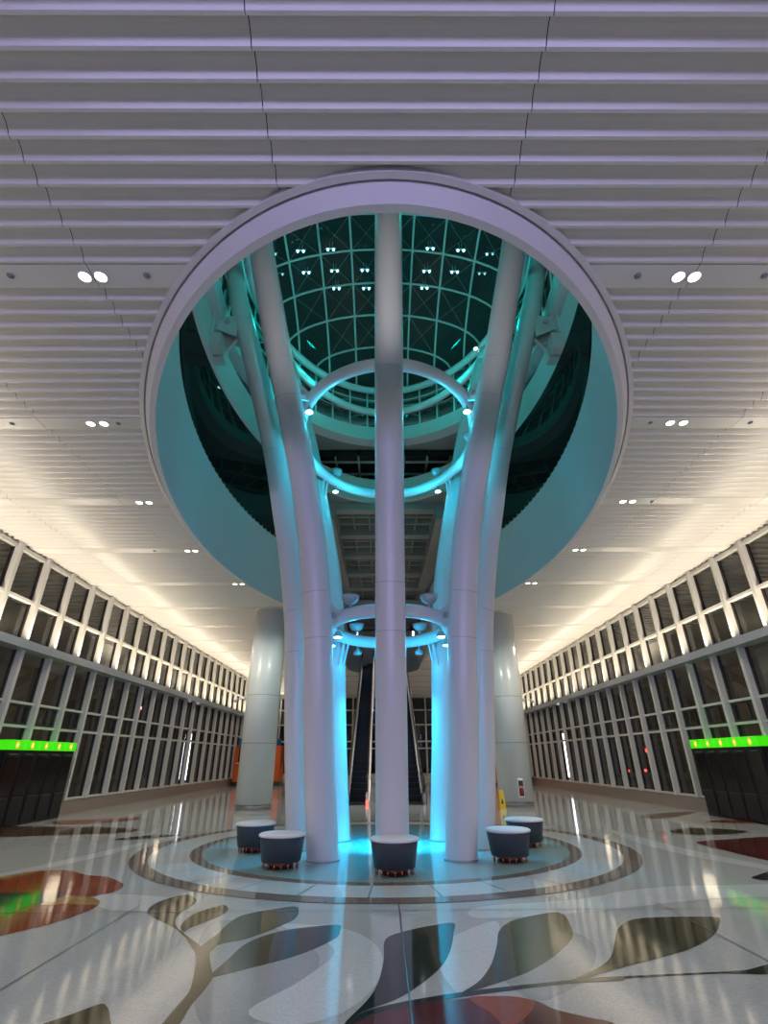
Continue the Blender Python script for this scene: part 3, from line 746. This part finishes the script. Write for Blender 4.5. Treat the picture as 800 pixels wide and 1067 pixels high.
# ------------------------------------------------------------------ two thick hall columns
def hall_column(lab, x, y):
    t = thing('hall_column', lab, 'column', (x, y, 0), 0, 'thick columns of the hall')
    MB().lathe([(.655, .16), (.655, HC)], 64).build('column_shaft', M['hallcol'], t)
    MB().lathe([(.63, 0), (.63, .16), (.6, .16)], 64).build('kick_ring', M['steel'], t)
    for z in (2.15, 3.85): MB().lathe([(.6565, z), (.6565, z+.012)], 64).build('joint_band', M['frame_dark'], t)
    MB().lathe([(.66, HC-.06), (.67, HC-.05), (.67, HC-.01), (.66, HC)], 64).build('top_collar', M['hallcol'], t)
    return t
hl = hall_column('thick pale column on the left, in front of the orange kiosk', -4.7, 21.1)
hr = hall_column('thick pale column on the right with a fire extinguisher cabinet', 5.1, 21.9)
def arm_camera(lab, x, y, z, rot):
    t = thing('camera_arm', lab, 'camera', (x, y, z), rot, 'camera arms on the thick columns')
    MB().box(0, .08, -.06, .06, -.06, .06, bev=.01).build('mount', M['lampbody'], t)
    MB().tube([(.05, 0, 0), (.4, 0, .0)], .02, 8).build('boom', M['lampbody'], t)
    MB().lathe([(.02, .0), (.06, -.03), (.07, -.08), (.05, -.13), (.01, -.15)], 16, .4).build('lamp_head', M['lampbody'], t)
arm_camera('small arm-mounted camera on the right flank of the left thick column', -4.7+.64, 21.0, 3.75, -.3)
arm_camera('small arm-mounted camera on the outer flank of the left thick column', -4.7-.65, 21.0, 3.75, PI+.3)
arm_camera('small arm-mounted camera on the outer flank of the right thick column', 5.1+.65, 21.8, 3.75, -.3)
# fire extinguisher cabinet
t = thing('extinguisher_cabinet', 'dark-framed extinguisher cabinet on the right thick column', 'cabinet', (5.16, 21.9-.645, .3))
t.rotation_euler.z = .05
MB().box(-.11, .11, -.06, .03, 0, .62, bev=.01).build('frame', M['sign'], t)
MB().box(-.085, .085, -.075, -.06, .06, .56).build('door', M['frame_dark'], t)
e = MB().lathe([(.01, .1), (.045, .11), (.045, .3), (.02, .35), (.02, .4)], 16, 0, -.08).build('extinguisher', M['red'], t)
MB().box(-.05, .05, -.082, -.075, .3, .38).build('notice', M['sign'], t)
# wet floor sign
t = thing('wet_floor_sign', 'yellow folding floor sign at the foot of the right thick column', 'sign', (4.22, 20.35, 0.0))
w = .105
for s in (-1, 1):
    pnl = MB(); T = .02
    pnl.add([(-w, s*.12-T*.5, 0), (w, s*.12-T*.5, 0), (w*.72, s*.015-T*.5, .58), (-w*.72, s*.015-T*.5, .58), (-w, s*.12+T*.5, 0), (w, s*.12+T*.5, 0), (w*.72, s*.015+T*.5, .58), (-w*.72, s*.015+T*.5, .58)],
            [(0, 1, 2, 3), (7, 6, 5, 4), (0, 4, 5, 1), (1, 5, 6, 2), (2, 6, 7, 3), (3, 7, 4, 0)])
    po = pnl.build('panel', M['yellow'], t)
    if s < 0: MB().add([(-.045, -.1022, .18), (.045, -.1022, .18), (.0, -.0692, .36)], [(0, 1, 2)]).build('black_triangle', M['black'], po)
MB().tube([(-.07, 0, .58), (.07, 0, .58)], .02, 8).build('hinge', M['yellow'], t)

# ------------------------------------------------------------------ ticket machines along both window walls
def machine(lab, loc, rot, grp):
    t = thing('ticket_machine', lab, 'ticket machine', loc, rot, grp)     # front faces +x, bay width along y
    W = .655
    b = MB(); b.box(-.36, 0, -W/2, W/2, .0, 1.84); b.build('body', M['black'], t)
    MB().box(-.36, .05, -W/2+.012, W/2-.012, 1.87, 2.12, bev=.008).build('header', M['green'], t)
    MB().box(-.36, .0, -W/2+.01, W/2-.01, 1.84, 1.87).build('header_neck', M['black'], t)
    MB().box(0, .025, -W/2+.07, W/2-.07, .74, 1.72, bev=.01).build('screen_panel', M['blackpanel'], t)
    MB().box(0, .03, -W/2+.07, W/2-.07, .06, .70, bev=.01).build('lower_panel', M['blacklow'], t)
    MB().box(0, .028, -.17, .17, 1.755, 1.775).build('label_strip', M['labelstrip'], t)
    vs = []; n = 28
    for i in range(n):
        a = 2*PI*i/n
        for r in (.62, 1.): vs.append((.0515, .072*r*math.cos(a), 1.995+.092*r*math.sin(a)))
    ic = MB().add(vs, [(2*i, 2*i+1, (2*i+3) % (2*n), (2*i+2) % (2*n)) for i in range(n)])
    io = ic.build('icon_ring', M['iconring'], t)
    MB().box(.051, .053, -.016, .016, 1.95, 2.04).build('icon_bar', M['iconwhite'], io)
    return t
m0 = None
ordn = ['farthest along the wall', 'second from the far end', 'middle one of five', 'fourth from the far end', 'nearest to the viewer']
for s, w, y1 in ((-1, 'left', 18.25), (1, 'right', 18.0)):
    for i in range(5):
        lab = 'black ticket machine with green header on the %s wall, %s' % (w, ordn[i])
        loc = (s*10.1, y1-.33-.66*i, 0.0)
        if m0 is None: m0 = machine(lab, loc, 0, 'ticket machines on the left wall')
        else:
            c = dup(m0, lab, loc, 0 if s < 0 else PI); c['group'] = 'ticket machines on the %s wall' % w

# ------------------------------------------------------------------ kiosks at the far end
def kiosk(lab, x, y, w, win):
    t = thing('orange_kiosk', lab, 'kiosk', (x, y, 0), 0, 'orange kiosks at the far end')
    b = MB(); b.box(-w/2, w/2, 0, 1.6, .0, .25, 1); b.box(-w/2, w/2, 0, 1.6, .25, 1.35); b.box(-w/2, -w/2+.25, 0, 1.6, 1.35, 2.5); b.box(w/2-.9, w/2, 0, 1.6, 1.35, 2.5); b.box(-w/2, w/2, .8, 1.6, 1.35, 2.5)
    b.build('body', [M['orange'], M['frame_dark']], t)
    MB().box(-w/2+.2, w/2-.3, -.08, 1.65, 2.5, 2.95, bev=.02).build('header', M['blue'], t)
    MB().box(-w/2+.2, w/2-.8, -.15, .3, 1.35, 1.42).build('counter', M['sign'], t)
    MB().box(-w/2+.25, w/2-.9, .1, .13, 1.45, 2.5).build('window_pane', M['blackpanel'], t)
    return t
kiosk('orange kiosk with blue header behind the left thick column', -8.7, 39.0, 3.2, 1)
t = thing('orange_kiosk', 'plain tall orange kiosk behind the right thick column', 'kiosk', (8.6, 39.0, 0), 0, 'orange kiosks at the far end')
MB().box(-2.0, 1.55, 0, 1.6, .14, 2.75, bev=.02).build('body', M['orange'], t)
MB().box(-1.95, 1.5, .03, 1.6, .0, .14).build('plinth', M['frame_dark'], t)
MB().lathe([(.02, 0), (.09, .01), (.02, .02)], 16, M=Matrix.Translation((1.1, -.001, 2.4)) @ Matrix.Rotation(PI/2, 4, 'X')).build('badge', M['sign'], t)

# ------------------------------------------------------------------ escalators
def escalator(lab, x, outer):
    t = thing('escalator', lab, 'escalator', (x, 23.0, 0), 0, 'escalators behind the ring')
    run, rise = .4, .215
    n = 44; w = .34
    sp = MB(); y, z = 0., .03
    sp.box(-w, w, -.6, .8, 0, .03)
    for i in range(n):
        y0 = .8+i*run*.95; z0 = .03+i*rise
        sp.box(-w, w, y0, y0+run*.95+.12, z0-.35 if i > 2 else 0, z0+rise)
    sp.build('step_band', M['step'], t)
    ye, ze = .8+n*run*.95, n*rise
    mt = MB(); mt.box(-.6, .6, ye, ye+2.0, ze-.3, ze+.03); mt.build('landing_plate', M['steel'], t)
    for s in (-1, 1):
        def strip(x0, x1, o0, o1, name, m, par=t, y0=-.3):
            # sloped band, z offsets o0..o1 above the nosing line
            vs = []
            for xx in (x0, x1):
                for (yy, zz) in ((y0, 0), (.9, 0), (ye, ze), (ye+1.0, ze)):
                    vs += [(xx, yy, max(0.001, zz+o0)), (xx, yy, zz+o1)]
            fs = []
            for i in range(3):
                a = 2*i; fs += [(a, a+1, a+3, a+2)[::-1], (8+a, 8+a+1, 8+a+3, 8+a+2), (a+1, 8+a+1, 8+a+3, a+3)[::-1], (a, a+2, 8+a+2, 8+a)]
            fs += [(0, 8, 9, 1), (6, 7, 15, 14)]
            return MB().add(vs, fs).build(name, m, par)
        xa, xb = sorted((s*(w+.01), s*(w+.12)))
        white = (s != outer)
        strip(xa, xb, -.6, .34, 'skirt_panel', M['skirt'] if white else M['steel'])
        xa2, xb2 = sorted((s*(w+.02), s*(w+.11))) if white else sorted((s*(w+.05), s*(w+.075)))
        strip(xa2, xb2, .34, 1.0, 'balustrade', M['skirt'] if white else M['steel'])
        hr_ = MB().tube([(s*(w+.06), -.35, .45), (s*(w+.06), -.55, .62), (s*(w+.06), -.55, .85), (s*(w+.06), -.35, 1.02), (s*(w+.06), .9, 1.04), (s*(w+.06), ye, ze+1.04), (s*(w+.06), ye+1, ze+1.04)], .04, 8)
        hr_.build('handrail', M['rubber'], t)
        MB().lathe([(.02, 0), (.04, .0), (.04, .12)], 12, s*(w+.065), -.32).build('newel_lamp', M['redlight'] if (white and outer < 0) else M['steel'], t)
    tr = MB(); vs = []
    for xx in (-.48, .48):
        for yy, zz in ((1.2, .0), (ye, ze)): vs += [(xx, yy, max(.0, zz-.9)), (xx, yy, max(.02, zz-.36))]
    tr.add(vs, [(0, 1, 3, 2), (4, 6, 7, 5), (0, 2, 6, 4), (1, 5, 7, 3), (0, 4, 5, 1), (2, 3, 7, 6)])
    tr.build('truss', M['steel'], t)
    return t
escalator('left escalator with black steps, its white side towards the front column', -1.0, -1)
escalator('right escalator with black steps, mostly hidden behind the front column', 1.26, 1)
for x, z0, z1, lb in ((-1.9, 9.55, 10.3, 'lit white tube standing at the top of the left escalator'), (2.4, 9.75, 10.35, 'lit white tube standing at the top of the right escalator')):
    t = thing('light_tube', lb, 'light', (x, 38.5, 9.5), 0, 'white tubes at the escalator top')
    MB().lathe([(.07, z0-9.5), (.07, z1-9.5)], 16).build('tube', M['whitelight'], t)
    MB().lathe([(.1, 0), (.1, z0-9.5)], 16).build('socket', M['steel'], t)

# ------------------------------------------------------------------ small things in the ceiling
def downlight(lab, x, y, grp):
    t = thing('recessed_downlight', lab, 'downlight', (x, y, HC), 0, grp)
    n = 28
    MB().lathe([(.075, .0), (.08, -.01), (.092, -.01), (.095, 0)], n).build('trim_collar', M['rim'], t)
    MB().lathe([(.073, -.006), (.073, .0)], n).build('lens', M['warmlamp'], t)
    return t
d0 = None
DN = []
for s, w in ((-1, 'left'), (1, 'right')):
    for (xa, xb), y, r in (((3.78, 3.99), 4.55, 'first'), ((5.33, 5.58), 7.76, 'second'), ((5.83, 6.07), 11.0, 'third'), ((5.76, 6.0), 14.2, 'fourth'), ((5.15, 5.4), 17.42, 'fifth')):
        for x, io in ((xa, 'inner'), (xb, 'outer')):
            x2 = s*x+.1 if s < 0 else s*x+.15
            lab = 'round lit downlight, %s one of the %s pair %s of the oval opening' % (io, r, w)
            grp = 'downlight pairs beside the opening'
            if d0 is None: d0 = downlight(lab, x2, y, grp)
            else: dup(d0, lab, (x2, y, HC))
            DN.append((x2, y))
s0 = None
for x, y, lb in ((-4.85, 4.53, 'left of the first downlight pair on the left'), (-3.07, 4.53, 'between the first left downlights and the rim'), (3.38, 4.53, 'between the first right downlights and the rim'), (5.06, 4.53, 'right of the first downlight pair on the right'),
                 (-4.96, 7.75, 'beside the second left downlight pair'), (5.1, 7.75, 'beside the second right downlight pair'), (-6.95, 7.75, 'far left in the second flat ceiling strip'), (7.0, 7.75, 'far right in the second flat ceiling strip'), (-6.9, 14.2, 'far left in the fourth flat ceiling strip'), (6.7, 11.0, 'right of the third right downlight pair')):
    lab = 'small grey ceiling sensor '+lb
    if s0 is None:
        s0 = thing('ceiling_sensor', lab, 'sensor', (x, y, HC), 0, 'grey sensors in the ceiling strips')
        MB().lathe([(.02, -.025), (.04, -.015), (.043, 0)], 20).build('dome', M['labelstrip'], s0)
        MB().lathe([(.05, -.005), (.05, 0)], 20).build('plate', M['lampbody'], s0)
    else: dup(s0, lab, (x, y, HC))

# ------------------------------------------------------------------ violet reflections modelled as tubes behind the shaft glass, and the exit sign
for z0, z1, lb in ((10.75, 11.25, 'upper violet reflection in the left dark glass, modelled as a tube'), (9.75, 10.4, 'lower violet reflection in the left dark glass, modelled as a tube')):
    y = 13.9 if z0 > 10.5 else 14.25
    t = thing('violet_reflection', lb, 'light', (-5.75, y, z0), 0, 'violet reflections modelled as tubes')
    MB().lathe([(.035, 0), (.035, z1-z0)], 12).build('tube', M['violet'], t)
    MB().box(-.06, -.03, -.03, .03, 0, z1-z0).build('backing', M['frame_dark'], t)
t = thing('exit_sign', 'small green lit sign glowing behind the right dark glass', 'sign', (5.95, 13.5, 11.3))
MB().box(-.02, .02, -.16, .16, 0, .22, bev=.01).build('casing', M['greensign'], t)
MB().box(-.01, .01, -.02, .02, .22, .6).build('hanger', M['frame_dark'], t)

# ------------------------------------------------------------------ outside at night
gnd = MB(); gnd.box(-60, -WX-.25, -20, 110, -.1, 0); gnd.box(WX+.25, 60, -20, 110, -.1, 0); gnd.box(-WX-.25, WX+.25, 54, 110, -.1, 0)
struct(gnd.build('ground', M['asphalt']))
for s, w in ((-1, 'left'), (1, 'right')):
    ob = MB(); x0, x1 = sorted((s*24, s*24.5))
    ob.box(x0, x1, -20, 100, 0, 14)
    for k in range(20):
        xa, xb = sorted((s*23.6, s*24)); ob.box(xa, xb, -18+6*k, -17.2+6*k, 0, 14)
    xa, xb = sorted((s*(WX+.26), s*24)); ob.box(xa, xb, -20, 100, 7.36, 7.9, 1)
    for k in range(120): ob.box(*sorted((s*(WX+.26), s*15)), -2+.45*k, -1.8+.45*k, 7.3, 7.36, 1)
    struct(ob.build('wall_outside_'+w, [M['outwall'], M['ceil']]))
for s, w, y in ((-1, 'left', 39.8), (1, 'right', 41.8)):
    t = thing('light_pylon', 'tall glowing white light pylon outside the %s windows' % w, 'light', (s*14, y, 0))
    MB().box(-.2, .2, -.12, .12, .35, 3.3, bev=.02).build('light_box', M['whitelight'], t)
    MB().box(-.2, .2, -.2, .2, 0, .35).build('foot', M['frame_dark'], t)
for x, y, z, m, lb in ((14, 29.2, 1.95, 'redlight', 'brightest red traffic lamp outside the right windows'), (14, 29.9, 1.0, 'redlight', 'small red lamp low outside the right windows'), (14, 32.0, .95, 'redlight', 'dim red lamp farther along outside the right windows'),
                       (-14, 31, 4.3, 'pinklight', 'pink lamp high outside the left windows'), (-14, 24.2, 1.1, 'redlight', 'faint red lamp low outside the left windows')):
    t = thing('signal_lamp', lb, 'lamp', (x, y, 0), 0, 'coloured lamps outside')
    MB().lathe([(.03, 0), (.03, z-.12)], 8).build('post', M['frame_dark'], t)
    r = .13 if 'brightest' in lb or 'pink' in lb else .07
    MB().lathe([(.01, z-r), (r*.8, z-r*.6), (r, z), (r*.8, z+r*.6), (.01, z+r)], 14).build('lens', M[m], t)

# ------------------------------------------------------------------ lights
def area(name, loc, rot, sx, sy, e, col, spread=PI):
    l = bpy.data.lights.new(name, 'AREA'); l.shape = 'RECTANGLE'; l.size, l.size_y = sx, sy; l.energy = e; l.color = col; l.spread = spread
    o = bpy.data.objects.new(name, l); C.objects.link(o); o.location = loc; o.rotation_euler = rot; return o
def point(name, loc, e, col, r=.1):
    l = bpy.data.lights.new(name, 'POINT'); l.energy = e; l.color = col; l.shadow_soft_size = r
    o = bpy.data.objects.new(name, l); C.objects.link(o); o.location = loc; return o
def spot(name, loc, tgt, e, col, ang, blend=.5, r=.08):
    l = bpy.data.lights.new(name, 'SPOT'); l.energy = e; l.color = col; l.spot_size = math.radians(ang); l.spot_blend = blend; l.shadow_soft_size = r
    o = bpy.data.objects.new(name, l); C.objects.link(o); o.location = loc
    o.rotation_euler = (Vector(tgt)-Vector(loc)).to_track_quat('-Z', 'Y').to_euler(); return o
WARM = (1, .86, .66)
CY = (.0, .52, 1.); TEAL = (0., .78, .70)
# cove strips on the ledges, shining up
for s in (-1, 1):
    area('cove_light', (s*10.2, 26, Z['l1']+.04), (PI, s*math.radians(-6), 0), .1, 50, COVE, WARM, math.radians(150))
# added fill points outside the windows, lifting the dark outer walls
for s in (-1, 1):
    for y in (8, 22, 36, 50): point('outside_fill', (s*19, y, 5.5), OUTFILL, (1, .82, .62), .8)
# downlights
for x, y in DN: spot('downlight_lamp', (x, y, HC-.03), (x, y, 0), DOWN, (1, .92, .8), 95, .6, .09)
# violet wash from behind the viewer
area('violet_wash', (0, -8.5, 5.0), (math.radians(92), 0, 0), 16, 2.4, VIOLET, (.53, .49, 1.))
# added fill for general hall light, in bays along both sides; no fixtures
for y in (-4.5, -1.0, 2.5, 8, 13, 18, 23, 28, 34, 40, 46):
    for x in (-7.6, 7.6): spot('bay_fill', (x, y, HC-.1), (x*.95, y+.6, 0), BAY, (1, .92, .79), 140, .6, .12)
for x in (-6.4, -3.2, 3.4, 6.8): spot('column_fill', (x, 18.6, HC-.1), (x*.9, 20.5, 1.5), COLD, (1, .95, .88), 110, .8, .1)  # added fill that brightens the thick hall columns
for y in (26, 33, 42): spot('centre_fill', (0 if y > 37 else 3.2, y, HC-.1), (0, y, 0), BAY, (1, .92, .79), 130, .6, .12)  # more added fill along the middle of the hall
# added white fill above the rim, out of view, lifting the column fronts
for x, tx, ty, tz in ((-1.6, -2.7, 9.0, 11.5), (1.6, 3.1, 9.0, 11.5), (0, .17, 8.3, 11.5)):
    spot('front_fill', (x+.1, 4.4, 8.6), (tx, ty, tz), ACC, (1, .95, .97), 62, 1., .1)
# cyan floods on the rings
for s in (-1, 1):
    for d in (70, 115, 150): point('ring_flood', rp(1.2, 1.4, 3.85, s*d, k=.8), LOWC, CY, .08)
    spot('ring_flood_down', rp(1.3, 1.5, 3.95, s*150, k=.8), (AX-s*.3, 11.6, 0), LOWD, (0, .6, 1.), 110, .8)
    spot('ring_flood_pool', rp(1.3, 1.5, 3.95, s*60, k=.8), (AX+s*.25, 12.2, 0), LOWP, (0, .62, 1.), 34, .7)
    for d in (40, 75, 110, 150): point('mid_flood', rp(2.3, 3.0, 9.2, s*d, k=.85), MIDC, (0, .66, .95), .1)
    for d in (50, 100, 140): point('high_flood', rp(4.6, 6.8, 16.3, s*d, 12.2, k=.85), HIGH, TEAL, .15)
    if WASH: spot('column_wash', (AX+s*.5, AY+.3, 3.9), (AX+s*1.5, AY+2.2, 8.5), WASH, CY, 80, .6)
point('skylight_glow', (AX, 12.2, 15.0), GLOW, TEAL, .3)
for y in (24, 32, 42):
    for x in (-5.5, 5.5): spot('upper_hall_light', (x, y, 9.7), (x*.2, y, 12.8), UPH, (1, .95, .85), 150, .6, .2)
for y in (25, 30, 35): spot('escalator_fill', (.17, y, 12.3), (.17, y-.5, 4), ESC, (1, .92, .88), 50, .6, .1)  # added fill from above, brightening the escalator balustrades
w = bpy.data.worlds.new('night'); w.use_nodes = True; bpy.context.scene.world = w
w.node_tree.nodes['Background'].inputs[0].default_value = (.35, .38, .45, 1); w.node_tree.nodes['Background'].inputs[1].default_value = .012

# ------------------------------------------------------------------ camera
F, CXP, CYP, HH = 522., 400., 533.5, 1.6
yv = Vector((398-CXP, CYP-791, F)).normalized(); zv = Vector((395-CXP, CYP+530, F)); zv = (zv-yv*yv.dot(zv)).normalized()
xv = yv.cross(zv)
if xv.x < 0: xv = -xv
cam = bpy.data.cameras.new('camera'); co = bpy.data.objects.new('camera', cam); C.objects.link(co)
cam.sensor_fit = 'VERTICAL'; cam.sensor_height = 36; cam.lens = F/1067*36; cam.clip_end = 300; cam.clip_start = .05
right = Vector((xv.x, yv.x, zv.x)); up = Vector((xv.y, yv.y, zv.y)); fw = Vector((xv.z, yv.z, zv.z))
m = Matrix(((right.x, up.x, -fw.x, 0), (right.y, up.y, -fw.y, 0), (right.z, up.z, -fw.z, HH), (0, 0, 0, 1)))
co.matrix_world = m
sc = bpy.context.scene; sc.camera = co
sc.view_settings.view_transform = 'Standard'; sc.view_settings.look = 'None'; sc.view_settings.gamma = 1; sc.view_settings.exposure = EXPO
sc.view_settings.use_curve_mapping = False
sc.cycles.use_denoising = True; sc.cycles.sample_clamp_indirect = 6; sc.cycles.max_bounces = 10; sc.cycles.transparent_max_bounces = 16
